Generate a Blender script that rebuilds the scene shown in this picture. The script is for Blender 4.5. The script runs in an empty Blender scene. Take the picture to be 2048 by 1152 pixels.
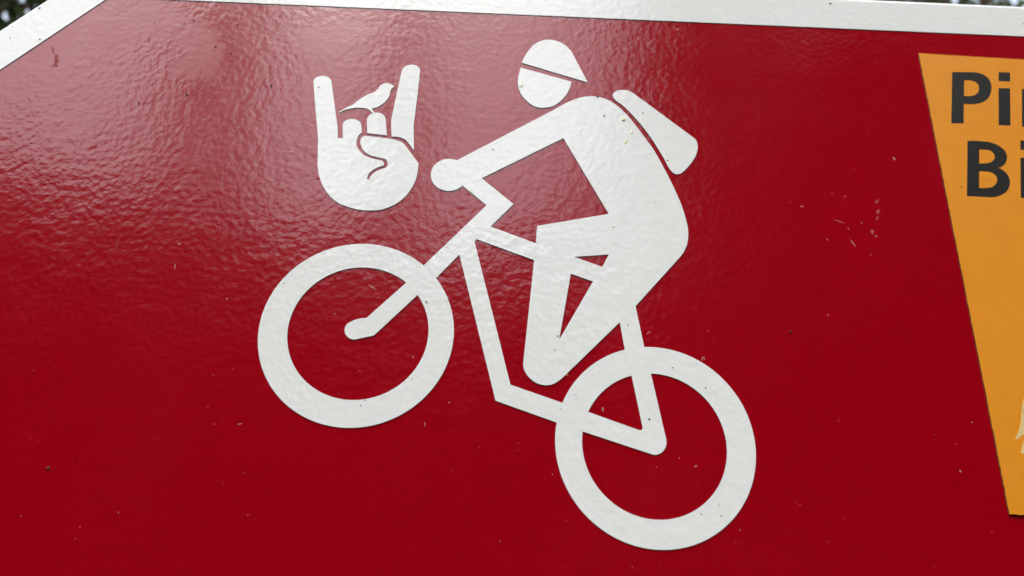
import bpy, bmesh, math, random
from mathutils import Vector, Matrix
from mathutils.geometry import tessellate_polygon

scene = bpy.context.scene
C = scene.collection
R = math.radians

# ------------------------------------------------------------------ camera
SIGN_Z = 1.70                      # height of the sign's face centre above the ground (m)
cam_data = bpy.data.cameras.new('camera')
cam = bpy.data.objects.new('camera', cam_data)
C.objects.link(cam)
cam_data.sensor_width = 36.0
cam_data.lens = 26.494
cam_data.clip_start = 0.01
cam_data.clip_end = 500.0
rot = Matrix(((0.998967, -0.031133, -0.033107),
              (-0.042454, -0.379356, -0.924276),
              (0.016216, 0.924727, -0.380286)))
# columns of the matrix are the camera axes; sign normal is -Y
cam.matrix_world = Matrix.Translation((-0.008955, -0.25, SIGN_Z - 0.10286)) @ Matrix((
    (rot[0][0], rot[0][1], rot[0][2], 0), (rot[1][0], rot[1][1], rot[1][2], 0),
    (rot[2][0], rot[2][1], rot[2][2], 0), (0, 0, 0, 1)))
cam_data.dof.use_dof = True
cam_data.dof.focus_distance = 0.272
cam_data.dof.aperture_fstop = 11.0
scene.camera = cam

# ------------------------------------------------------------------ sky, sun, exposure
SUN_EL, SUN_AZ = R(63), R(-24)       # azimuth measured from behind the camera towards +X
world = bpy.data.worlds.new('World')
scene.world = world
world.use_nodes = True
nt = world.node_tree
nt.nodes.clear()
w_out = nt.nodes.new('ShaderNodeOutputWorld')
w_bg = nt.nodes.new('ShaderNodeBackground')
w_bg.inputs['Strength'].default_value = 0.14
sky = nt.nodes.new('ShaderNodeTexSky')
sky.sky_type = 'NISHITA'
sky.sun_disc = False
sky.sun_elevation = SUN_EL
sky.sun_rotation = R(180) - SUN_AZ
sky.air_density = 1.6
sky.dust_density = 3.5
sky.ozone_density = 1.0
desat = nt.nodes.new('ShaderNodeHueSaturation')   # thin even overcast: the blue is mostly gone
desat.inputs['Saturation'].default_value = 0.52
nt.links.new(sky.outputs[0], desat.inputs['Color'])
nt.links.new(desat.outputs[0], w_bg.inputs['Color'])
nt.links.new(w_bg.outputs[0], w_out.inputs['Surface'])

sun_data = bpy.data.lights.new('sun', 'SUN')
sun_data.energy = 0.5
sun_data.angle = R(40)
sun_data.color = (1.0, 0.985, 0.965)
sun = bpy.data.objects.new('sun', sun_data)
C.objects.link(sun)
sun_dir = Vector((math.sin(SUN_AZ) * math.cos(SUN_EL), -math.cos(SUN_AZ) * math.cos(SUN_EL), math.sin(SUN_EL)))
sun.rotation_euler = sun_dir.to_track_quat('Z', 'Y').to_euler()
sun.location = (3, -4, 8)

scene.view_settings.view_transform = 'Standard'
scene.view_settings.look = 'None'
scene.view_settings.gamma = 1.0
scene.view_settings.use_curve_mapping = False
scene.view_settings.exposure = 1.59

# ------------------------------------------------------------------ materials
def new_mat(name):
    m = bpy.data.materials.new(name)
    m.use_nodes = True
    t = m.node_tree
    return m, t, t.nodes['Principled BSDF']

def nd(t, kind, **kw):
    n = t.nodes.new(kind)
    for k, v in kw.items():
        if k in n.inputs: n.inputs[k].default_value = v
        else: setattr(n, k, v)
    return n

def math_node(t, op, a, b=None, clamp=False):
    n = t.nodes.new('ShaderNodeMath'); n.operation = op; n.use_clamp = clamp
    for i, v in enumerate((a, b)):
        if v is None: continue
        if isinstance(v, (int, float)): n.inputs[i].default_value = v
        else: t.links.new(v, n.inputs[i])
    return n.outputs[0]

# smears left by fingers and rain: x, z, radius in mm
SMEARS = [(-186, 102, 9, 13), (-163, 106, 11, 10), (-80, 106, 13, 8), (-69, 112, 10, 6), (-148, 113, 14, 9),
          (-128, 98, 9, 16)]

def film_material(name, color, rough=0.13, peel=1.0, tint=0.03, smears=True, scale=440.0, grime=None, spec=0.5):
    """Glossy sign film with an orange-peel surface; coordinates are metres on the sign."""
    m, t, p = new_mat(name)
    tc = nd(t, 'ShaderNodeTexCoord')
    co = tc.outputs['Object']
    # relief: two sizes of dimples plus very slow waviness of the sheet
    n1 = nd(t, 'ShaderNodeTexNoise', Scale=scale, Detail=1.2, Roughness=0.40)
    n2 = nd(t, 'ShaderNodeTexNoise', Scale=scale * 0.42, Detail=1.0, Roughness=0.4)
    n3 = nd(t, 'ShaderNodeTexNoise', Scale=14.0, Detail=1.0)
    n4 = nd(t, 'ShaderNodeTexNoise', Scale=46.0, Detail=2.0)
    for n in (n1, n2, n3, n4): t.links.new(co, n.inputs['Vector'])
    h = math_node(t, 'ADD', math_node(t, 'SUBTRACT', n1.outputs['Fac'], 0.5), math_node(t, 'MULTIPLY', math_node(t, 'SUBTRACT', n2.outputs['Fac'], 0.5), 0.9))
    amt = math_node(t, 'ADD', math_node(t, 'MULTIPLY', n4.outputs['Fac'], 1.1), 0.45)   # dimples are stronger here, weaker there
    rough_out = math_node(t, 'ADD', math_node(t, 'MULTIPLY', n4.outputs['Fac'], 0.07), rough - 0.035)
    if smears:
        sep = nd(t, 'ShaderNodeSeparateXYZ'); 
        warp = nd(t, 'ShaderNodeTexNoise', Scale=120.0, Detail=3.0)
        t.links.new(co, warp.inputs['Vector'])
        vm = nd(t, 'ShaderNodeVectorMath', operation='MULTIPLY_ADD')
        vm.inputs[1].default_value = (0.022, 0.0, 0.022)
        t.links.new(warp.outputs['Color'], vm.inputs[0]); t.links.new(co, vm.inputs[2])
        vs = nd(t, 'ShaderNodeVectorMath', operation='SUBTRACT'); vs.inputs[1].default_value = (0.011, 0, 0.011)
        t.links.new(vm.outputs[0], vs.inputs[0]); t.links.new(vs.outputs[0], sep.inputs[0])
        mask = None
        for sx, sz, rx, rz in SMEARS:
            dx = math_node(t, 'DIVIDE', math_node(t, 'SUBTRACT', sep.outputs['X'], sx / 1000), rx / 1000)
            dz = math_node(t, 'DIVIDE', math_node(t, 'SUBTRACT', sep.outputs['Z'], sz / 1000), rz / 1000)
            d = math_node(t, 'SQRT', math_node(t, 'ADD', math_node(t, 'POWER', math_node(t, 'ABSOLUTE', dx), 2.0), math_node(t, 'POWER', math_node(t, 'ABSOLUTE', dz), 2.0)))
            v = math_node(t, 'MULTIPLY', math_node(t, 'SUBTRACT', 1.15, d), 2.2, True)
            mask = v if mask is None else math_node(t, 'MAXIMUM', mask, v)
        amt = math_node(t, 'MULTIPLY', amt, math_node(t, 'SUBTRACT', 1.0, math_node(t, 'MULTIPLY', mask, 0.5)))
        rough_out = math_node(t, 'ADD', rough_out, math_node(t, 'MULTIPLY', mask, 0.07))
    h = math_node(t, 'MULTIPLY', h, amt)
    h = math_node(t, 'ADD', h, math_node(t, 'MULTIPLY', n3.outputs['Fac'], 3.5))
    bump = nd(t, 'ShaderNodeBump', Strength=1.0, Distance=0.000098 * peel)
    t.links.new(h, bump.inputs['Height'])
    t.links.new(bump.outputs[0], p.inputs['Normal'])
    t.links.new(rough_out, p.inputs['Roughness'])
    # uneven colour: slow fading and a fine mottling
    m1 = nd(t, 'ShaderNodeTexNoise', Scale=95.0, Detail=4.0, Roughness=0.65)
    t.links.new(co, m1.inputs['Vector'])
    mr = nd(t, 'ShaderNodeMapRange'); mr.inputs[3].default_value = 1.0 - tint * 2; mr.inputs[4].default_value = 1.0 + tint
    t.links.new(m1.outputs['Fac'], mr.inputs[0])
    mx = nd(t, 'ShaderNodeMix', data_type='RGBA', blend_type='MULTIPLY'); mx.inputs[0].default_value = 1.0
    mx.inputs[6].default_value = (*color, 1)
    cmb = nd(t, 'ShaderNodeCombineColor')
    for i in range(3): t.links.new(mr.outputs[0], cmb.inputs[i])
    t.links.new(cmb.outputs[0], mx.inputs[7])
    col = mx.outputs[2]
    if grime:                                        # specks of dust stuck to the film
        vo = nd(t, 'ShaderNodeTexVoronoi', Scale=grime[0], feature='F1'); t.links.new(co, vo.inputs['Vector'])
        sel = nd(t, 'ShaderNodeSeparateColor'); t.links.new(vo.outputs['Color'], sel.inputs[0])
        size = math_node(t, 'MULTIPLY', math_node(t, 'POWER', sel.outputs[0], 5.0), 0.13)
        g = math_node(t, 'MULTIPLY', math_node(t, 'MULTIPLY', math_node(t, 'SUBTRACT', size, vo.outputs['Distance']), 24.0, True), sel.outputs[1])
        mg = nd(t, 'ShaderNodeMix', data_type='RGBA'); mg.inputs[7].default_value = (*grime[1], 1)
        t.links.new(math_node(t, 'MULTIPLY', g, grime[2]), mg.inputs[0]); t.links.new(col, mg.inputs[6])
        col = mg.outputs[2]
    t.links.new(col, p.inputs['Base Color'])
    p.inputs['IOR'].default_value = 1.62
    p.inputs['Specular IOR Level'].default_value = spec
    return m

def plain_material(name, color, rough=0.6, spec=0.3, vary=0.15, scale=900.0, bump=0.0):
    m, t, p = new_mat(name)
    tc = nd(t, 'ShaderNodeTexCoord')
    n = nd(t, 'ShaderNodeTexNoise', Scale=scale, Detail=4.0, Roughness=0.6)
    t.links.new(tc.outputs['Object'], n.inputs['Vector'])
    mr = nd(t, 'ShaderNodeMapRange'); mr.inputs[3].default_value = 1 - vary; mr.inputs[4].default_value = 1 + vary
    t.links.new(n.outputs['Fac'], mr.inputs[0])
    mx = nd(t, 'ShaderNodeMix', data_type='RGBA', blend_type='MULTIPLY'); mx.inputs[0].default_value = 1.0
    mx.inputs[6].default_value = (*color, 1)
    cmb = nd(t, 'ShaderNodeCombineColor')
    for i in range(3): t.links.new(mr.outputs[0], cmb.inputs[i])
    t.links.new(cmb.outputs[0], mx.inputs[7]); t.links.new(mx.outputs[2], p.inputs['Base Color'])
    p.inputs['Roughness'].default_value = rough
    p.inputs['Specular IOR Level'].default_value = spec
    if bump:
        b = nd(t, 'ShaderNodeBump', Strength=1.0, Distance=bump)
        t.links.new(n.outputs['Fac'], b.inputs['Height']); t.links.new(b.outputs[0], p.inputs['Normal'])
    return m

def leaf_material(name, dark, light, through):
    m, t, p = new_mat(name)
    t.nodes.remove(p)
    out = t.nodes['Material Output']
    g = nd(t, 'ShaderNodeNewGeometry')
    mx = nd(t, 'ShaderNodeMix', data_type='RGBA'); mx.inputs[6].default_value = (*dark, 1); mx.inputs[7].default_value = (*light, 1)
    t.links.new(g.outputs['Random Per Island'], mx.inputs[0])
    d = nd(t, 'ShaderNodeBsdfDiffuse'); t.links.new(mx.outputs[2], d.inputs['Color'])
    tr = nd(t, 'ShaderNodeBsdfTranslucent'); tr.inputs['Color'].default_value = (*through, 1)
    ms = nd(t, 'ShaderNodeMixShader'); ms.inputs[0].default_value = 0.35
    t.links.new(d.outputs[0], ms.inputs[1]); t.links.new(tr.outputs[0], ms.inputs[2])
    t.links.new(ms.outputs[0], out.inputs['Surface'])
    return m

WHITE = film_material('white_film', (0.80, 0.818, 0.812), rough=0.13, tint=0.026, smears=False, grime=(260.0, (0.30, 0.29, 0.26), 0.55))
RED = film_material('red_film', (0.298, 0.0001, 0.0066), rough=0.145, tint=0.05, grime=(330.0, (0.50, 0.16, 0.17), 0.35))
ORANGE = film_material('orange_sticker', (0.755, 0.28, 0.016), rough=0.36, peel=0.5, tint=0.06, smears=False, scale=900.0, grime=(420.0, (0.35, 0.16, 0.04), 0.5))
BLACK = film_material('black_print', (0.017, 0.016, 0.014), rough=0.36, peel=0.5, tint=0.08, smears=False, scale=900.0)
CREAM = film_material('cream_print', (0.72, 0.56, 0.25), rough=0.36, peel=0.5, tint=0.05, smears=False, scale=900.0)
EDGE = plain_material('shadow_dirt_edge', (0.065, 0.02, 0.026), rough=0.7)  # dark wall colour stands in for the film's edge shadow, plus some grime
STICKER_EDGE = plain_material('sticker_edge', (0.13, 0.045, 0.02), rough=0.7, vary=0.6, scale=260)
ALU = plain_material('grey_aluminium', (0.42, 0.43, 0.44), rough=0.4, spec=0.6)
STEEL = plain_material('galvanised_steel', (0.36, 0.37, 0.38), rough=0.5, spec=0.6, scale=60)
CHIP = plain_material('white_chip', (0.44, 0.19, 0.20), rough=0.7)
SCUFF = plain_material('pale_scuff', (0.36, 0.045, 0.06), rough=0.75, vary=0.6, scale=1500)
GRIT = plain_material('dark_grit', (0.055, 0.045, 0.04), rough=0.8, vary=0.5)
SPOT = plain_material('yellow_resin', (0.56, 0.46, 0.17), rough=0.3, spec=0.5, vary=0.35, scale=1400)
PALESPOT = plain_material('pale_green_resin', (0.66, 0.68, 0.50), rough=0.35, spec=0.5, vary=0.12, scale=1400)
ORANGESPOT = plain_material('orange_resin', (0.52, 0.24, 0.06), rough=0.4, vary=0.3, scale=1400)
BROWNSPOT = plain_material('brown_droplet', (0.20, 0.15, 0.09), rough=0.5, vary=0.3, scale=1400)
STAIN = plain_material('red_stain', (0.25, 0.001, 0.007), rough=0.35, spec=0.26, vary=0.2, scale=700)

# ------------------------------------------------------------------ helpers
def link_mesh(name, verts, faces, mats, parent=None, mat_ids=None, smooth=None):
    me = bpy.data.meshes.new(name)
    me.from_pydata(verts, [], faces)
    for m in mats: me.materials.append(m)
    if mat_ids: me.polygons.foreach_set('material_index', mat_ids)
    if smooth: me.polygons.foreach_set('use_smooth', smooth)
    me.update()
    o = bpy.data.objects.new(name, me)
    C.objects.link(o)
    if parent: o.parent = parent
    return o

def thing(name, label, category, loc, group=None):
    o = bpy.data.objects.new(name, None)
    o.empty_display_size = 0.05
    C.objects.link(o)
    o.location = loc
    o['label'] = label; o['category'] = category
    if group: o['group'] = group
    return o

def smooth_loop(pts):
    """Hermite curve through the traced points; straight between corners."""
    P = [Vector(p[:2]) for p in pts]; K = [len(p) > 2 for p in pts]; n = len(P)
    tan = []
    for i in range(n):
        a = P[i] - P[i - 1]; b = P[(i + 1) % n] - P[i]
        la, lb = a.length, b.length
        if la > 2.6 * lb: tan.append(a / la)
        elif lb > 2.6 * la: tan.append(b / lb)
        else:
            d = a / la * lb + b / lb * la
            tan.append(d.normalized() if d.length > 1e-9 else b / lb)
    out = []
    for i in range(n):
        j = (i + 1) % n
        seg = P[j] - P[i]; L = seg.length
        out.append(P[i].copy())
        if K[i] and K[j]: continue
        u = seg / L
        if L > 14.0: continue
        t0 = u if K[i] else tan[i]; t1 = u if K[j] else tan[j]
        if K[i] and not K[j]: t0 = (2 * u - t1).normalized() if (2 * u - t1).length > 1e-6 else u
        if K[j] and not K[i]: t1 = (2 * u - t0).normalized() if (2 * u - t0).length > 1e-6 else u
        k = max(2, min(8, int(L / 0.35)))
        for s in range(1, k):
            q = s / k
            h00 = 2*q**3 - 3*q*q + 1; h10 = q**3 - 2*q*q + q; h01 = -2*q**3 + 3*q*q; h11 = q**3 - q*q
            out.append(P[i] * h00 + t0 * L * h10 + P[j] * h01 + t1 * L * h11)
    return out

def circle(cx, cz, r, n=160):
    return [Vector((cx + r * math.cos(2 * math.pi * i / n), cz + r * math.sin(2 * math.pi * i / n))) for i in range(n)]

def sheet(name, loops, y0, y1, mats, parent):
    """Film cut to the given outline (mm), standing from y0 to y1 mm off the board, holes cut out."""
    tris = tessellate_polygon([[Vector((p[0], p[1], 0)) for p in l] for l in loops])
    flat = [p for l in loops for p in l]
    n = len(flat)
    V = [(p[0] / 1000, -y1 / 1000, p[1] / 1000) for p in flat] + [(p[0] / 1000, -y0 / 1000, p[1] / 1000) for p in flat]
    Fc, ids = [], []
    for a, b, c in tris:
        A, B, Cc = flat[a], flat[b], flat[c]
        cr = (B[0]-A[0])*(Cc[1]-A[1]) - (B[1]-A[1])*(Cc[0]-A[0])
        if abs(cr) < 1e-9: continue
        Fc.append((a, b, c) if cr > 0 else (a, c, b)); ids.append(0)   # facing -Y
    k = 0
    for li, l in enumerate(loops):
        m = len(l)
        area = sum(l[i][0] * l[(i+1) % m][1] - l[(i+1) % m][0] * l[i][1] for i in range(m))
        out = (area > 0) == (li == 0)
        for i in range(m):
            a, b = k + i, k + (i + 1) % m
            Fc.append((a, n + a, n + b, b) if out else (b, n + b, n + a, a)); ids.append(1)
        k += m
    return link_mesh(name, V, Fc, mats, parent, ids)

# traced outlines of the printed film, in millimetres on the sign face; third value 1 = sharp corner
SHAPES = {
    'bicycle': [[(-23.43,45.77,1),(-12.29,44.54,1),(-0.00,33.91,1),(-8.39,24.15,1),(8.41,17.91,1),(22.57,12.95,1),(32.75,9.25,1),(42.14,5.94,1),(44.26,-5.71,1),(46.63,-20.83,1),(48.48,-30.55,1),(52.39,-53.03),(52.22,-55.20),(50.82,-57.30),(48.35,-58.26),(46.47,-57.87),(24.33,-51.10,1),(15.63,-48.30,1),(-4.89,-41.44,1),(-19.40,12.35,1),(-27.14,2.99,1),(-33.49,-3.95,1),(-47.65,-19.58,1),(-52.67,-20.86),(-54.59,-21.21),(-56.59,-20.34),(-57.84,-17.91),(-57.45,-15.97),(-55.81,-14.64),(-50.76,-13.25,1),(-37.79,0.66,1),(-31.87,7.76,1),(-10.09,33.01,1),(-19.44,41.09,1)],
        [(-13.32,18.80,1),(7.87,11.08,1),(21.21,6.17,1),(29.24,3.37,1),(35.76,1.01,1),(38.35,-11.98,1),(39.72,-22.02,1),(41.67,-31.26,1),(44.58,-48.86),(44.50,-49.87),(43.63,-50.26),(26.48,-44.49,1),(17.48,-41.48,1),(0.02,-35.74,1),(-14.07,17.76,1)]],
    'rider': [[(-21.96,52.12,1),(-23.79,52.48),(-25.49,52.54),(-27.14,52.17),(-28.65,51.39),(-29.92,50.25),(-30.88,48.83),(-31.46,47.21),(-31.64,45.50),(-31.41,43.79),(-30.78,42.20),(-29.79,40.80),(-28.51,39.70),(-27.01,38.94),(-25.38,38.57),(-23.72,38.62),(-22.11,39.09),(-20.67,39.93),(-19.44,41.09,1),(-12.29,44.54,1),(19.07,63.91,1),(35.82,31.15,1),(8.96,25.08,1),(8.41,17.91,1),(7.87,11.08,1),(4.32,-28.02),(4.53,-29.98),(5.64,-32.18),(8.33,-34.61),(10.49,-35.43),(12.20,-35.63),(14.43,-35.18),(16.56,-33.91),(19.57,-31.05),(38.35,-11.98,1),(44.26,-5.71,1),(60.72,13.13),(62.56,15.33),(64.23,18.31),(65.21,21.83),(65.51,25.36),(65.07,29.46),(63.75,35.93),(61.27,43.57),(58.37,51.16),(53.54,61.77),(50.96,66.05),(47.75,71.38),(44.49,76.13),(41.14,79.91),(37.71,82.47),(34.26,83.91),(31.46,84.29),(29.00,84.10),(25.47,83.15),(20.89,80.85),(14.40,76.33)],
        [(22.57,12.95,1),(35.34,14.31,1),(32.75,9.25,1),(29.24,3.37,1),(16.78,-19.21,1),(21.21,6.17,1)]],
    'helmet': [[(2.40,99.45,1),(3.38,102.31),(5.20,105.95),(7.77,109.30),(10.36,111.04),(12.97,111.80),(15.86,111.59),(18.75,110.39),(21.04,108.54),(22.74,106.13),(24.96,101.09),(29.20,90.99,1)]],
    'head': [[(2.00,96.96,1),(22.68,91.02,1),(21.92,87.98),(20.20,84.16),(17.93,81.20),(15.13,78.88),(12.35,77.93),(9.57,77.80),(6.79,78.82),(4.01,81.36),(2.01,84.46),(1.08,87.63),(0.95,91.04),(1.34,94.16)]],
    'backpack': [[(39.18,84.97),(39.65,86.29),(41.01,87.43),(43.41,87.91),(45.79,87.66),(47.34,86.78),(52.18,82.62),(70.54,66.57),(71.59,65.22),(72.04,63.02),(71.59,60.01),(70.32,56.96),(68.03,53.63),(65.53,50.79),(64.19,49.75),(63.06,49.45),(61.91,49.76),(60.26,51.66),(58.46,55.87),(55.27,62.58),(51.50,69.36),(47.10,75.63),(43.12,80.43),(40.06,83.12)]],
    'palm': [[(-80.52,85.70),(-80.27,87.34),(-79.35,88.29),(-77.96,88.80),(-76.20,88.89),(-74.83,88.32),(-73.80,87.13),(-73.28,85.35),(-69.08,66.00),(-68.29,60.10,1),(-66.34,60.12,1),(-66.96,65.75),(-66.83,67.12),(-66.06,68.18),(-64.85,68.86),(-62.86,69.02),(-61.38,68.56),(-60.27,67.42),(-59.76,65.73),(-59.38,63.04,1),(-60.44,61.36),(-60.94,58.95),(-60.55,56.60),(-59.46,54.71),(-57.46,52.87),(-54.82,51.71),(-52.21,50.98),(-50.37,50.53),(-49.68,49.74),(-49.66,48.54,1),(-51.93,47.61),(-53.97,46.05),(-55.09,44.54),(-55.48,42.86),(-55.24,42.27,1),(-54.64,42.27,1),(-54.13,43.75),(-52.83,45.46),(-50.44,47.03),(-48.69,47.88),(-48.29,48.82),(-48.44,50.28),(-49.15,51.31),(-50.08,51.69),(-53.05,52.35),(-56.05,53.36),(-58.05,55.20),(-59.12,57.09),(-59.49,59.02),(-59.09,60.76),(-58.06,61.47),(-55.66,61.37),(-49.35,60.76),(-45.61,60.06),(-43.52,59.20),(-42.14,57.83),(-36.63,50.18,1),(-36.67,46.29),(-37.30,42.57),(-38.54,39.12),(-40.50,35.70),(-43.20,32.82),(-46.66,30.62),(-49.95,29.40),(-53.05,29.15),(-57.14,29.31),(-61.08,30.20),(-64.84,31.70),(-67.97,34.05),(-70.17,36.60),(-71.96,39.46),(-73.27,42.50),(-74.14,45.58),(-74.67,48.41),(-75.72,59.14),(-76.17,61.94),(-78.47,74.15)]],
    'middle_finger': [[(-57.25,62.79,1),(-57.84,68.90),(-57.45,70.46),(-56.56,71.72),(-55.17,72.39),(-53.43,72.38),(-51.95,71.77),(-50.97,70.43),(-50.55,68.89),(-49.51,62.13,1)]],
    'index_finger': [[(-47.56,61.62,1),(-48.18,65.91),(-48.44,69.33),(-48.12,72.79),(-46.19,92.10),(-45.72,93.95),(-44.63,95.30),(-42.88,96.09),(-41.11,96.10),(-39.73,95.42),(-38.91,94.29),(-38.74,92.47),(-39.00,81.67),(-39.60,66.99),(-39.36,64.19),(-38.74,55.95,1),(-41.94,60.22),(-43.49,61.11)]],
    'bird': [[(-69.16,71.89,1),(-66.13,74.40),(-64.03,75.73),(-61.31,78.71),(-58.49,80.90),(-55.97,82.40),(-54.78,83.85),(-53.96,85.49),(-52.51,86.51),(-51.01,86.71),(-49.64,86.17),(-48.49,84.93,1),(-49.32,84.34),(-49.85,82.47),(-50.14,80.39),(-51.44,77.82),(-53.53,75.68),(-56.58,74.16,1),(-55.10,72.23,1),(-55.83,72.06,1),(-57.87,73.89),(-60.91,74.43),(-64.24,74.04),(-66.40,73.35),(-68.85,71.71,1)]],
    'letter_P': [[(182.53,103.44,1),(190.30,103.80),(192.85,103.72),(195.27,103.02),(197.25,101.19),(197.93,98.55),(197.63,95.96),(196.54,93.14),(194.41,90.29),(191.56,88.44),(188.12,87.61),(184.07,87.52,1),(181.94,77.95,1),(176.78,77.77,1)],
        [(186.78,99.40,1),(189.57,99.49),(191.45,98.77),(192.39,97.35),(192.24,95.62),(191.36,93.64),(189.77,92.24),(187.84,91.62),(185.03,91.59,1)]],
    'i1_dot': [[(202.64,104.43,1),(207.56,104.42,1),(206.46,99.83,1),(201.56,99.85,1)]],
    'i1_stem': [[(200.71,96.21,1),(205.60,96.27,1),(201.32,77.80,1),(196.39,77.74,1)]],
    'letter_r': [[(210.63,96.23,1),(215.05,96.24,1),(214.51,93.25,1),(216.29,95.22),(218.46,96.20),(220.64,96.36,1),(219.20,91.22,1),(216.66,90.85),(214.49,89.38),(213.18,86.71),(210.91,77.48,1),(206.01,77.45,1)]],
    'letter_B': [[(181.69,69.54,1),(187.75,69.67),(191.11,69.23),(194.21,67.78),(196.10,65.28),(196.22,62.45),(194.96,59.89),(193.07,58.16),(191.28,57.44,1),(193.18,56.49),(194.51,54.40),(194.76,51.67),(193.82,48.93),(191.69,46.39),(188.71,44.73),(185.47,44.07),(175.90,44.13,1)],
        [(185.62,65.65,1),(188.08,65.69),(190.24,65.26),(191.18,64.04),(191.26,62.61),(190.24,60.85),(188.67,59.77),(186.23,59.29),(184.18,59.21,1)],
        [(183.33,55.51,1),(186.19,55.56),(188.49,55.04),(189.67,53.84),(189.78,52.14),(188.91,50.30),(187.18,48.82),(184.66,48.11),(181.59,47.99,1)]],
    'i2_dot': [[(203.68,70.80,1),(208.54,70.77,1),(207.43,66.38,1),(202.61,66.41,1)]],
    'i2_stem': [[(201.71,62.59,1),(206.59,62.61,1),(202.16,44.23,1),(197.35,44.23,1)]],
    'figure_upper': [[(179.94,-34.02),(178.62,-36.02),(176.55,-41.05),(175.37,-44.61),(174.31,-46.80),(172.18,-49.93,1),(172.76,-50.26,1),(174.24,-49.20),(176.26,-48.12),(178.29,-47.04),(179.87,-44.93),(179.78,-42.50),(178.13,-42.02),(177.32,-41.34),(177.84,-39.40),(178.92,-36.90),(180.43,-34.19)]],
    'figure_leg': [[(175.62,-49.58,1),(172.93,-54.54,1),(173.27,-54.93),(175.61,-54.93,1),(178.03,-49.45,1)]],
}
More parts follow.
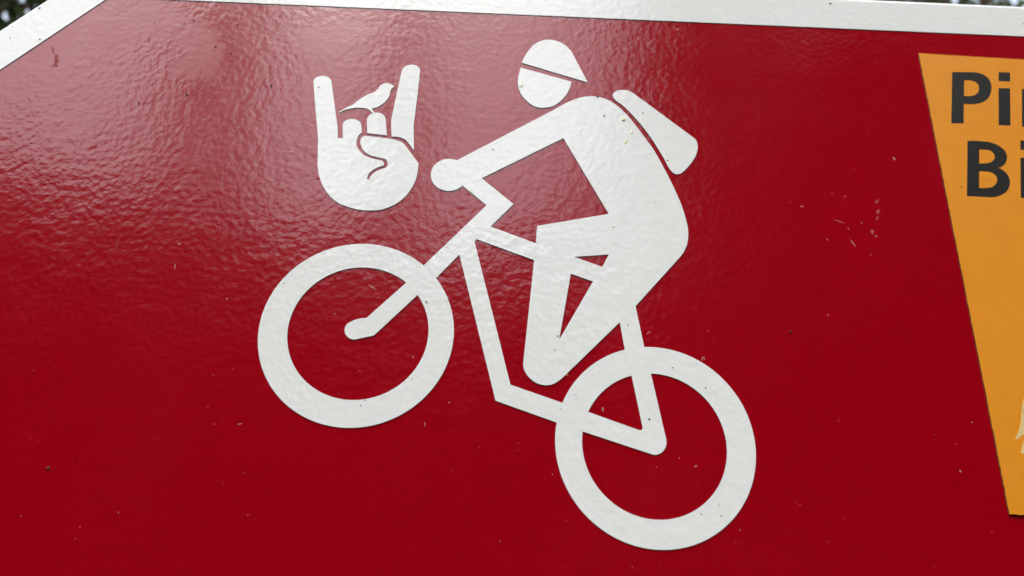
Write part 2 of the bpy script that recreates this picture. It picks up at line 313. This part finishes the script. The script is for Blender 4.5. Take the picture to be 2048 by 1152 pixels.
# worn spots and dirt: kind, x, z, half width, half height (mm), tilt (degrees)
MARKS = [
    ('chip', -120.1, 13.1, 0.50, 0.40, 0),
    ('scratch', -120.1, 4.4, 0.18, 1.04, 5),
    ('chip', -33.6, -26.8, 0.17, 0.61, -20),
    ('chip', 61.7, -61.7, 0.44, 0.29, 30),
    ('chip', 31.4, -43.4, 0.28, 0.72, 10),
    ('chip', 68.1, 120.5, 0.64, 0.34, 0),
    ('scratch', 66.9, -24.6, 0.19, 0.76, -15),
    ('scratch', 67.6, -24.2, 0.14, 0.76, 10),
    ('scuff', 48.3, -15.7, 0.39, 0.96, -52),
    ('scuff', 140.0, 40.6, 0.56, 1.03, -25),
    ('scuff', 139.7, 36.2, 0.50, 1.17, -28),
    ('scuff', 139.0, 33.4, 0.36, 0.87, -30),
    ('scuff', 136.1, 27.5, 0.61, 1.00, -20),
    ('scuff', 137.3, 25.7, 0.54, 0.71, -35),
    ('scuff', 124.0, 31.5, 1.90, 0.26, -18),
    ('scuff', 132.6, 31.2, 0.41, 0.50, 0),
    ('scratch', 127.9, 22.4, 0.19, 1.70, 28),
    ('scratch', 110.3, 37.4, 0.55, 0.22, -15),
    ('chip', -99.8, -7.5, 0.36, 0.25, 30),
    ('chip', -122.0, -80.1, 0.20, 0.21, 0),
    ('scratch', -88.8, -51.4, 0.76, 0.15, 12),
    ('chip', 151.1, -61.3, 0.27, 0.38, 0),
    ('chip', 144.6, -49.2, 0.17, 0.18, 0),
    ('chip', 158.7, -44.6, 0.23, 0.30, 0),
    ('chip', -2.4, -86.5, 0.24, 0.22, 0),
    ('chip', -85.4, 53.3, 0.68, 0.58, 20),
    ('chip', 123.0, 43.4, 0.25, 0.27, 0),
    ('chip', 127.9, 42.3, 0.22, 0.27, 0),
    ('chip', 118.2, 23.5, 0.24, 0.23, 0),
    ('chip', 127.0, 28.4, 0.23, 0.24, 0),
    ('chip', 134.0, 17.9, 0.21, 0.22, 0),
    ('scratch', -49.7, -1.5, 1.71, 0.19, -35),
    ('chip', -32.3, 19.0, 0.26, 0.27, 0),
    ('chip', -20.5, -42.4, 0.19, 0.20, 0),
    ('scratch', -28.2, -49.9, 0.14, 0.70, 0),
    ('chip', -51.3, -32.3, 0.17, 0.18, 0),
    ('chip', -62.0, -11.9, 0.24, 0.33, 30),
    ('chip', 48.7, -62.2, 0.17, 0.18, 0),
    ('chip', 56.4, -59.2, 0.18, 0.19, 0),
    ('chip', 29.1, -45.7, 0.45, 0.14, -15),
    ('chip', 18.6, -80.0, 0.14, 0.18, 0),
    ('chip', 14.3, -65.4, 0.14, 0.18, 0),
    ('chip', 74.6, -81.5, 0.31, 0.14, 35),
    ('chip', 95.2, -73.3, 0.15, 0.16, 0),
    ('chip', 114.0, -6.7, 0.16, 0.53, 10),
    ('chip', 150.4, 60.3, 0.43, 0.77, 0),
    ('chip', -132.8, -84.8, 0.15, 0.16, 0),
    ('chip', -159.3, -35.3, 0.17, 0.18, 0),
    ('chip', -10.1, -57.2, 0.16, 0.17, 0),
    ('chip', 63.7, -79.6, 0.15, 0.16, 0),
    ('grit', -146.6, -67.1, 0.42, 0.55, 20),
    ('grit', 99.4, -13.6, 0.49, 0.44, 0),
    ('grit', -96.9, 83.4, 0.35, 0.69, 10),
    ('grit', 35.5, 75.1, 0.38, 0.40, 0),
    ('grit', -78.2, 83.4, 0.29, 0.31, 0),
    ('grit', 47.0, -46.4, 0.29, 0.31, 0),
    ('grit', 56.2, -28.1, 0.21, 0.22, 0),
    ('grit', 67.2, -35.0, 0.20, 0.25, 0),
    ('grit', 15.2, -23.0, 0.19, 0.32, 0),
    ('grit', 22.3, -38.5, 0.18, 0.19, 0),
    ('grit', 17.3, -43.6, 0.17, 0.18, 0),
    ('grit', 68.3, -73.7, 0.16, 0.17, 0),
    ('grit', 68.7, -77.2, 0.20, 0.21, 0),
    ('grit', 62.3, -76.8, 0.21, 0.17, 0),
    ('grit', -80.8, -1.0, 0.19, 0.21, 0),
    ('grit', -49.8, -44.3, 0.16, 0.24, 0),
    ('grit', -33.5, -34.6, 0.17, 0.18, 0),
    ('grit', -48.5, -42.4, 0.22, 0.17, 0),
    ('grit', 41.2, -13.0, 0.22, 0.26, 0),
    ('grit', -8.3, 57.6, 0.28, 0.26, 0),
    ('grit', 33.1, 84.1, 0.44, 0.37, 0),
    ('grit', 54.9, 82.5, 0.24, 0.25, 0),
    ('grit', 51.0, 77.2, 0.23, 0.46, 0),
    ('grit', 174.5, 48.1, 0.23, 0.39, 0),
    ('grit', -195.3, 116.9, 0.37, 0.32, 0),
    ('grit', -202.8, 101.2, 0.24, 0.25, 0),
    ('grit', -191.2, 101.3, 0.33, 0.28, 0),
    ('grit', -147.9, 111.7, 0.18, 0.19, 0),
    ('grit', -124.3, 109.6, 0.23, 0.24, 0),
    ('grit', -121.6, 101.4, 0.33, 0.41, 0),
    ('grit', -114.7, 98.2, 0.33, 0.25, 0),
    ('grit', -132.6, 114.1, 0.23, 0.32, 0),
    ('grit', -114.7, 113.0, 0.23, 0.42, 0),
    ('grit', -128.9, 77.6, 0.36, 0.60, 25),
    ('grit', -146.5, 72.9, 0.42, 0.18, -15),
    ('grit', 136.1, 137.8, 0.67, 0.27, 20),
    ('grit', 220.2, 131.1, 0.24, 0.54, 0),
    ('spot', 43.1, 73.5, 0.80, 0.71, 0),
    ('palespot', 2.2, 88.1, 0.96, 1.02, 0),
    ('palespot', 37.5, 25.9, 0.66, 0.50, 0),
    ('palespot', 43.6, 63.3, 0.71, 1.35, -15),
    ('palespot', 46.2, 67.8, 0.57, 1.06, -10),
    ('orangespot', 16.3, -17.8, 0.36, 0.38, 0),
    ('orangespot', 19.4, -31.9, 0.35, 0.42, 0),
    ('orangespot', 59.7, 55.5, 0.42, 0.36, 0),
    ('brownspot', -30.2, -6.5, 0.31, 0.44, 0),
    ('chip', 186.4, 51.7, 0.35, 0.31, 0),
    ('stain', -182.3, 91.3, 1.17, 2.32, 8),
    ('stain', -185.1, 96.6, 0.44, 2.19, 20),
    ('stain', -182.5, 88.9, 1.16, 0.62, 10),
    ('stain', -142.2, 11.1, 0.50, 2.24, 2),
    ('stain', -142.0, 13.5, 0.37, 1.06, -10),
    ('stain', -125.5, 86.1, 0.32, 5.22, -4),
    ('stain', -144.0, 74.5, 0.42, 3.00, -14),
    ('stain', -148.7, 103.5, 0.60, 1.11, 20),
]

# ------------------------------------------------------------------ ground
def build_ground():
    n, half = 40, 60.0
    rng = random.Random(3)
    V = []; Fc = []
    for j in range(n + 1):
        for i in range(n + 1):
            x = -half + 2 * half * i / n; y = -half + 2 * half * j / n
            V.append((x, y, -0.02 + 0.10 * math.sin(x * 0.31 + 1) * math.cos(y * 0.27) + rng.uniform(-0.03, 0.03)))
    for j in range(n):
        for i in range(n):
            a = j * (n + 1) + i
            Fc.append((a, a + 1, a + n + 2, a + n + 1))
    g = link_mesh('ground', V, Fc, [plain_material('forest_floor', (0.035, 0.034, 0.02), rough=0.95, spec=0.1, vary=0.6, scale=1.7)])
    g['kind'] = 'structure'
build_ground()

# ------------------------------------------------------------------ the sign
sign = thing('trail_sign', 'red arrow-shaped mountain bike trail sign with white border, symbols and orange sticker', 'sign', (0, 0, 0))

OUT_TOP, OUT_BOT = 141.9, -129.0
IN_TOP, IN_BOT = 124.45, -111.5
RIGHT_IN, RIGHT_OUT = 372.0, 389.0
MID = (IN_TOP + IN_BOT) / 2
ux, uz = 0.6590, 0.7521                       # direction of the slanted upper edge
run = (IN_TOP - MID) * ux / uz
inner = [Vector((-168.7, IN_TOP)), Vector((-168.7 - run, MID)), Vector((-168.7, IN_BOT)), Vector((RIGHT_IN, IN_BOT)), Vector((RIGHT_IN, IN_TOP))]

def offset_loop(loop, d):
    n = len(loop); out = []
    area = sum(loop[i].x * loop[(i+1) % n].y - loop[(i+1) % n].x * loop[i].y for i in range(n))
    s = 1 if area > 0 else -1
    for i in range(n):
        a = (loop[i] - loop[i-1]).normalized(); b = (loop[(i+1) % n] - loop[i]).normalized()
        na = Vector((a.y, -a.x)) * s; nb = Vector((b.y, -b.x)) * s
        k = d / max(0.15, (1 + na.dot(nb)))
        out.append(loop[i] + (na + nb) * k)
    return out

def round_loop(loop, r, seg=14):
    n = len(loop); out = []
    for i in range(n):
        p = loop[i]; a = (loop[i-1] - p).normalized(); b = (loop[(i+1) % n] - p).normalized()
        half = math.acos(max(-1, min(1, a.dot(b)))) / 2
        t = r / math.tan(half)
        bis = (a + b).normalized(); c = p + bis * (r / math.sin(half))
        s = p + a * t - c; e = p + b * t - c
        ang = math.atan2(s.x * e.y - s.y * e.x, s.dot(e))
        for k in range(seg + 1):
            q = ang * k / seg
            out.append(c + Vector((s.x * math.cos(q) - s.y * math.sin(q), s.x * math.sin(q) + s.y * math.cos(q))))
    return out

outer_round = round_loop(offset_loop(inner, 17.45), 26.0)

def densify(loop, step):
    out = []
    n = len(loop)
    for i in range(n):
        a, b = loop[i], loop[(i + 1) % n]
        k = max(1, int((b - a).length / step))
        out += [a.lerp(b, j / k) for j in range(k)]
    return out

# every part is a child of the sign, in sign-face coordinates
sign.location = (0, 0, SIGN_Z)
Z0 = SIGN_Z

def build_board():
    lp = offset_loop(outer_round, -2.2)
    b = sheet('board', [lp], -3.0, 0.0, [ALU, ALU], sign)
    n = len(lp)
    me = b.data
    bm = bmesh.new(); bm.from_mesh(me)
    bm.verts.ensure_lookup_table()
    bm.faces.new([bm.verts[n + i] for i in range(n)]); bm.normal_update()
    bm.to_mesh(me); bm.free()
    return b
build_board()

red = sheet('red_field', [offset_loop(inner, 1.5)], 0.02, 0.16, [RED, EDGE], sign)

def build_border():
    """White rim: flat band with a rolled outer lip."""
    prof = [(-2.0, 0.44)] + [(-2.0 + 2.0 * math.sin(a), 0.44 - 2.0 * (1 - math.cos(a))) for a in (R(18), R(36), R(54), R(72), R(90))] + [(0.0, -3.4)]
    rings = [offset_loop(outer_round, d) for d, _ in prof]
    hs = [h for _, h in prof]
    n = len(outer_round)
    # flat band triangulated with the red field as its hole
    loops = [rings[0], inner]
    tris = tessellate_polygon([[Vector((p.x, p.y, 0)) for p in l] for l in loops])
    flat = rings[0] + inner
    V = [(p.x / 1000, -0.00044, p.y / 1000) for p in flat]
    Fc, ids, sm = [], [], []
    for a, b, c in tris:
        A, B, D = flat[a], flat[b], flat[c]
        cr = (B.x-A.x)*(D.y-A.y) - (B.y-A.y)*(D.x-A.x)
        if abs(cr) < 1e-9: continue
        Fc.append((a, b, c) if cr > 0 else (a, c, b)); ids.append(0); sm.append(False)
    k0 = len(V)
    m = len(inner)
    V += [(p.x / 1000, -0.00005, p.y / 1000) for p in inner]
    for i in range(m):
        j = (i + 1) % m
        Fc.append((n + i, k0 + i, k0 + j, n + j)); ids.append(1); sm.append(False)
    base = len(V)
    for ring, h in zip(rings, hs):
        V += [(p.x / 1000, -h / 1000, p.y / 1000) for p in ring]
    for r in range(len(rings) - 1):
        for i in range(n):
            j = (i + 1) % n
            a, b = base + r * n + i, base + r * n + j
            Fc.append((a, a + n, b + n, b)); ids.append(0); sm.append(True)
    o = link_mesh('border', V, Fc, [WHITE, EDGE], sign, ids, sm)
    bm = bmesh.new(); bm.from_mesh(o.data); bmesh.ops.recalc_face_normals(bm, faces=bm.faces[:]); bm.to_mesh(o.data); bm.free()
    # make the band face the viewer
    if sum(p.normal.y for p in o.data.polygons if p.area > 1e-6 and abs(p.normal.y) > 0.9) > 0:
        o.data.flip_normals()
    return o
build_border()

FILM = [WHITE, EDGE]
B0 = 0.17
def film(name, key, parent, h, mats=FILM, base=B0):
    return sheet(name, [smooth_loop(l) for l in SHAPES[key]], base, h, mats, parent)

bike = film('bicycle_symbol', 'bicycle', sign, 0.450)
bike['label'] = 'white bicycle frame symbol under the rider'
for cx, cz, ro, ix, iz, ri in ((-53.63, -18.25, 33.62, -53.08, -18.23, 24.25), (48.77, -54.47, 33.60, 48.38, -54.69, 24.23)):
    sheet('wheel', [circle(cx, cz, ro), circle(ix, iz, ri)], B0, 0.435, FILM, bike)
rider = film('rider_symbol', 'rider', sign, 0.465)
rider['label'] = 'white leaning rider symbol with backpack'
film('helmet', 'helmet', rider, 0.455)
film('head', 'head', rider, 0.455)
film('backpack', 'backpack', rider, 0.455)
hand = film('hand_symbol', 'palm', sign, 0.450)
hand['label'] = 'white raised hand symbol with a small bird perched on its fingers'
film('finger', 'middle_finger', hand, 0.450)
film('finger', 'index_finger', hand, 0.450)
film('bird', 'bird', hand, 0.440)

# orange sticker with dark lettering
ST = [Vector((169.96, 112.6)), Vector((164.24, -74.9)), Vector((346.0, -77.5)), Vector((340.3, 108.9))]
rng = random.Random(8)
st_loop = []
for i in range(4):
    a, b = ST[i], ST[(i + 1) % 4]
    k = int((b - a).length / 1.6)
    nrm = Vector(((b - a).y, -(b - a).x)).normalized()
    for j in range(k):
        st_loop.append(a.lerp(b, j / k) + nrm * (rng.uniform(-0.10, 0.10) if j else 0))
sticker = sheet('orange_sticker', [st_loop], 0.17, 0.80, [ORANGE, STICKER_EDGE], sign)
sticker['label'] = 'orange sticker with dark lettering'
INK = [BLACK, BLACK]
for nm, keys in (('letter', ['letter_P']), ('letter', ['i1_dot', 'i1_stem']), ('letter', ['letter_r']),
                 ('letter', ['letter_B']), ('letter', ['i2_dot', 'i2_stem'])):
    if len(keys) == 1:
        film(nm, keys[0], sticker, 0.83, INK, 0.79)
    else:
        a = film(nm, keys[0], sticker, 0.83, INK, 0.79); b = film('stem', keys[1], sticker, 0.83, INK, 0.79)
        bm = bmesh.new(); bm.from_mesh(a.data); bm.from_mesh(b.data); bm.to_mesh(a.data); bm.free()
        bpy.data.objects.remove(b)
CR = [CREAM, CREAM]
a = film('pale_figure', 'figure_upper', sticker, 0.83, CR, 0.79); b = film('leg', 'figure_leg', sticker, 0.83, CR, 0.79)
bm = bmesh.new(); bm.from_mesh(a.data); bm.from_mesh(b.data); bm.to_mesh(a.data); bm.free()
bpy.data.objects.remove(b)

# wear: chips, scuffs, grit and resin droplets, each a thin uneven lump on the film
MM = {'chip': (CHIP, 'paint_chip', 0.05), 'scratch': (CHIP, 'scratch', 0.03), 'scuff': (SCUFF, 'scuff_mark', 0.02), 'grit': (GRIT, 'grit_speck', 0.25),
      'spot': (SPOT, 'resin_drop', 0.22), 'palespot': (PALESPOT, 'resin_drop', 0.10), 'orangespot': (ORANGESPOT, 'resin_drop', 0.2),
      'brownspot': (BROWNSPOT, 'resin_drop', 0.4), 'stain': (STAIN, 'dark_stain', 0.015)}
rng = random.Random(21)
def lump(kind, x, z, rx, rz, tilt, base, V, Fc):
    n = 11
    hgt = MM[kind][2]
    k = len(V); ca, sa = math.cos(R(tilt)), math.sin(R(tilt))
    jag = 0.12 if 'spot' in kind else 0.55 if kind == 'stain' else 0.38
    rings = ((1.0, 0.0), (0.72, 0.75), (0.3, 1.0))
    js = [1 + rng.uniform(-jag, jag) for _ in range(n)]
    for q, hh in rings:
        for i in range(n):
            a = 2 * math.pi * i / n
            u = rx * q * js[i] * math.cos(a); w = rz * q * js[i] * math.sin(a)
            V.append(((x + u * ca - w * sa) / 1000, -(base + hgt * hh) / 1000, (z + u * sa + w * ca) / 1000))
    for r in range(2):
        for i in range(n):
            j = (i + 1) % n
            Fc.append((k + r*n + i, k + r*n + j, k + (r+1)*n + j, k + (r+1)*n + i))
    Fc.append(tuple(k + 2*n + i for i in range(n)))
small = {}
for kind, x, z, rx, rz, tilt in MARKS:
    mat, nm, hg = MM[kind]
    base = 0.47 if kind in ('grit', 'spot', 'palespot', 'orangespot', 'brownspot') else 0.165
    if x > 168: base = 0.805
    if max(rx, rz) > 0.72:
        V, Fc = [], []
        lump(kind, x, z, rx, rz, tilt, base, V, Fc)
        link_mesh(nm, V, Fc, [mat], sign, None, [True] * len(Fc))
    else:
        V, Fc = small.setdefault(kind, ([], []))
        lump(kind, x, z, rx, rz, tilt, base, V, Fc)
for kind, (V, Fc) in small.items():
    o = link_mesh('small_' + MM[kind][1] + 's', V, Fc, [MM[kind][0]], sign, None, [True] * len(Fc))
    o['kind'] = 'stuff'

def tube(V, Fc, path, radii, n=10):
    k0 = len(V)
    for i, (p, r) in enumerate(zip(path, radii)):
        d = (path[min(i + 1, len(path) - 1)] - path[max(i - 1, 0)]).normalized()
        a = d.orthogonal().normalized() if abs(d.z) < 0.95 else Vector((1, 0, 0)).cross(d).normalized()
        b = d.cross(a)
        for j in range(n):
            t = 2 * math.pi * j / n
            V.append(tuple(p + (a * math.cos(t) + b * math.sin(t)) * r))
    for i in range(len(path) - 1):
        for j in range(n):
            a = k0 + i * n + j; b = k0 + i * n + (j + 1) % n
            Fc.append((a, b, b + n, a + n))
    Fc.append(tuple(k0 + (len(path) - 1) * n + j for j in range(n)))

# post that carries the board, behind it
V, Fc = [], []
tube(V, Fc, [Vector((0.17, 0.034, -Z0 - 0.3)), Vector((0.17, 0.034, 0.09))], [0.0301, 0.0301], 24)
link_mesh('post', V, Fc, [STEEL], sign, None, [len(f) == 4 for f in Fc])

# ------------------------------------------------------------------ trees
BARK = plain_material('grey_brown_bark', (0.10, 0.075, 0.055), rough=0.9, spec=0.1, vary=0.5, scale=14, bump=0.03)
LEAF = leaf_material('green_leaves', (0.036, 0.046, 0.024), (0.10, 0.118, 0.06), (0.12, 0.16, 0.06))
DARKLEAF = leaf_material('dark_green_leaves', (0.010, 0.018, 0.007), (0.028, 0.042, 0.014), (0.03, 0.05, 0.012))

def tree_meshes(seed, height, crown_lo, crown_r, n_clump, per_clump, leaf, clump_r):
    """Trunk with limbs and a crown of single leaves gathered in clumps."""
    rng = random.Random(seed)
    V, Fc = [], []
    bend = Vector((rng.uniform(-.3, .3), rng.uniform(-.3, .3), 0))
    ts = [i / 8 for i in range(9)]
    path = [Vector((bend.x * t * t, bend.y * t * t, height * 0.96 * t)) for t in ts]
    r0 = height * 0.021
    tube(V, Fc, path, [r0 * (1.25 - 1.1 * t) if t else r0 * 1.5 for t in ts], 10)
    LV, LF = [], []
    for c in range(n_clump):
        t = rng.random() ** 0.85
        z = crown_lo + (height - crown_lo) * t
        prof = math.sin(math.pi * min(1, 0.12 + 0.88 * t) ** 0.8) ** 0.7
        rad = crown_r * prof * math.sqrt(rng.uniform(0.04, 1.0))
        a = rng.uniform(0, 2 * math.pi)
        ctr = Vector((rad * math.cos(a) + bend.x * .5, rad * math.sin(a) + bend.y * .5, z))
        if c % max(3, n_clump // 85) == 0:
            zb = max(crown_lo * 0.8, z - rad * 0.7 - 0.3)
            s = Vector((bend.x * (zb / height) ** 2, bend.y * (zb / height) ** 2, zb))
            mid = s.lerp(ctr, 0.5) + Vector((0, 0, -0.12 * rad))
            tube(V, Fc, [s, mid, ctr], [r0 * 0.30, r0 * 0.2, r0 * 0.07], 6)
        for _ in range(per_clump):
            d = Vector((rng.gauss(0, 1), rng.gauss(0, 1), rng.gauss(0, .7))) * clump_r * 0.5
            p = ctr + d
            ax = Vector((rng.gauss(0, 1), rng.gauss(0, 1), rng.gauss(-.3, .7))).normalized()
            sd = ax.orthogonal().normalized()
            sd = (Matrix.Rotation(rng.uniform(0, 6.28), 3, ax) @ sd)
            L = leaf * rng.uniform(.7, 1.3)
            k = len(LV)
            LV += [tuple(p), tuple(p + ax * L * .45 + sd * L * .28), tuple(p + ax * L), tuple(p + ax * L * .45 - sd * L * .28)]
            LF.append((k, k + 1, k + 2, k + 3))
    tm = bpy.data.meshes.new('trunk'); tm.from_pydata(V, [], Fc); tm.materials.append(BARK)
    tm.polygons.foreach_set('use_smooth', [True] * len(Fc)); tm.update()
    cm = bpy.data.meshes.new('crown'); cm.from_pydata(LV, [], LF); cm.materials.append(LEAF); cm.update()
    return tm, cm

def plant(name, meshes, az, dist, scale, label, group, behind=True, turn=0.0, leaf=None):
    a = R(az)
    loc = (math.sin(a) * dist, (-math.cos(a) if behind else math.cos(a)) * dist, -0.15)
    t = thing(name, label, 'tree', loc, group)
    t.scale = scale; t.rotation_euler = (0, 0, turn)
    for nm, me in zip(('trunk', 'crown'), meshes):
        o = bpy.data.objects.new(nm, me); C.objects.link(o); o.parent = t
        if nm == 'crown' and leaf:
            o.material_slots[0].link = 'OBJECT'; o.material_slots[0].material = leaf
    return t

BROAD = tree_meshes(5, 11.0, 1.6, 3.0, 260, 26, 0.26, 1.25)
SLIM = tree_meshes(9, 15.0, 5.0, 1.25, 420, 5, 0.20, 0.5)
NEAR = tree_meshes(14, 9.0, 3.0, 2.6, 230, 30, 0.17, 0.9)
AIRY = tree_meshes(14, 9.0, 3.0, 2.6, 190, 22, 0.17, 0.9)

FAR = 'trees mirrored in the gloss of the sign'
for az, d, sc, leaf, lab in (
        (24, 9.5, (0.92, 0.92, 1.12), DARKLEAF, 'tall broad tree in front of the sign, mirrored darkly right of the helmet'),
        (44, 11.0, (1.25, 1.25, 1.15), DARKLEAF, 'spreading tree mirrored in the far right of the sign'),
        (4, 19.0, (1.0, 1.0, 0.97), DARKLEAF, 'low tree mirrored in the middle of the sign below the rider hand'),
        (-11, 20.0, (1.1, 1.1, 1.02), DARKLEAF, 'low tree mirrored below the raised hand symbol'),
        (-25, 19.0, (1.15, 1.15, 0.96), DARKLEAF, 'low tree mirrored left of the front wheel'),
        (-39, 18.0, (1.2, 1.2, 0.90), DARKLEAF, 'low tree mirrored at the left edge of the sign'),
        (-18, 23.0, (1.2, 1.2, 1.12), DARKLEAF, 'far tree mirrored between the raised hand and the left edge'),
        (-32, 22.0, (1.2, 1.2, 1.08), DARKLEAF, 'far tree mirrored low at the left of the sign'),
        (33, 15.0, (1.3, 1.3, 1.2), DARKLEAF, 'tall tree mirrored beside the orange sticker'),
        (18, 15.5, (0.7, 0.7, 1.5), DARKLEAF, 'tall narrow tree mirrored right of the helmet'),
        (-3, 22.0, (1.1, 1.1, 1.05), DARKLEAF, 'far tree mirrored low between the two wheels'),
        (-68, 9.0, (1.2, 1.2, 1.0), DARKLEAF, 'unseen broad tree added to cut sky light from the left side'),  # out of view, added to block sky light on this side
        (72, 9.0, (1.2, 1.2, 1.1), DARKLEAF, 'unseen broad tree added to cut sky light from the right side')):  # likewise an added tree, never seen, that dims the side light
    plant('broadleaf_tree', BROAD, az, d, sc, lab, FAR, True, az * 0.7, leaf)
plant('slender_tree', SLIM, -24, 14.5, (1.15, 1.15, 1.1), 'slender airy tree mirrored left of the raised hand symbol', FAR, True, 0.4, LEAF)
plant('slender_tree', SLIM, -8, 17.0, (0.6, 0.6, 1.25), 'thin airy tree mirrored above the raised hand symbol', FAR, True, 2.1, LEAF)
BACK = 'trees behind the sign'
plant('background_tree', NEAR, -41, 7.6, (1.0, 1.0, 1.0), 'dark blurred tree behind the top left corner of the sign', BACK, False, 0.3, DARKLEAF)
plant('background_tree', AIRY, 37, 8.6, (1.1, 1.1, 1.12), 'green blurred tree behind the top right edge of the sign', BACK, False, 1.7, LEAF)

def build_wood():
    """Dense edge of the wood across the clearing: one mass of foliage."""
    rng = random.Random(77)
    V, Fc = [], []
    for _ in range(20000):
        a = R(rng.uniform(-118, 118)); d = rng.uniform(24, 30)
        top = 10.6 + 1.2 * math.sin(a * 9) + 1.0 * math.sin(a * 23 + 1)
        p = Vector((math.sin(a) * d, -math.cos(a) * d, rng.uniform(-0.3, top)))
        ax = Vector((rng.gauss(0, 1), rng.gauss(0, 1), rng.gauss(0, 1))).normalized(); sd = ax.orthogonal().normalized()
        sd = Matrix.Rotation(rng.uniform(0, 6.28), 3, ax) @ sd
        L = rng.uniform(0.7, 1.4); k = len(V)
        V.extend([tuple(p), tuple(p + ax * L * .45 + sd * L * .4), tuple(p + ax * L), tuple(p + ax * L * .45 - sd * L * .4)])
        Fc.append((k, k + 1, k + 2, k + 3))
    o = link_mesh('woodland', V, Fc, [DARKLEAF])
    o['kind'] = 'stuff'; o['label'] = 'dark edge of a wood mirrored in the lower part of the sign'; o['category'] = 'woodland'
build_wood()
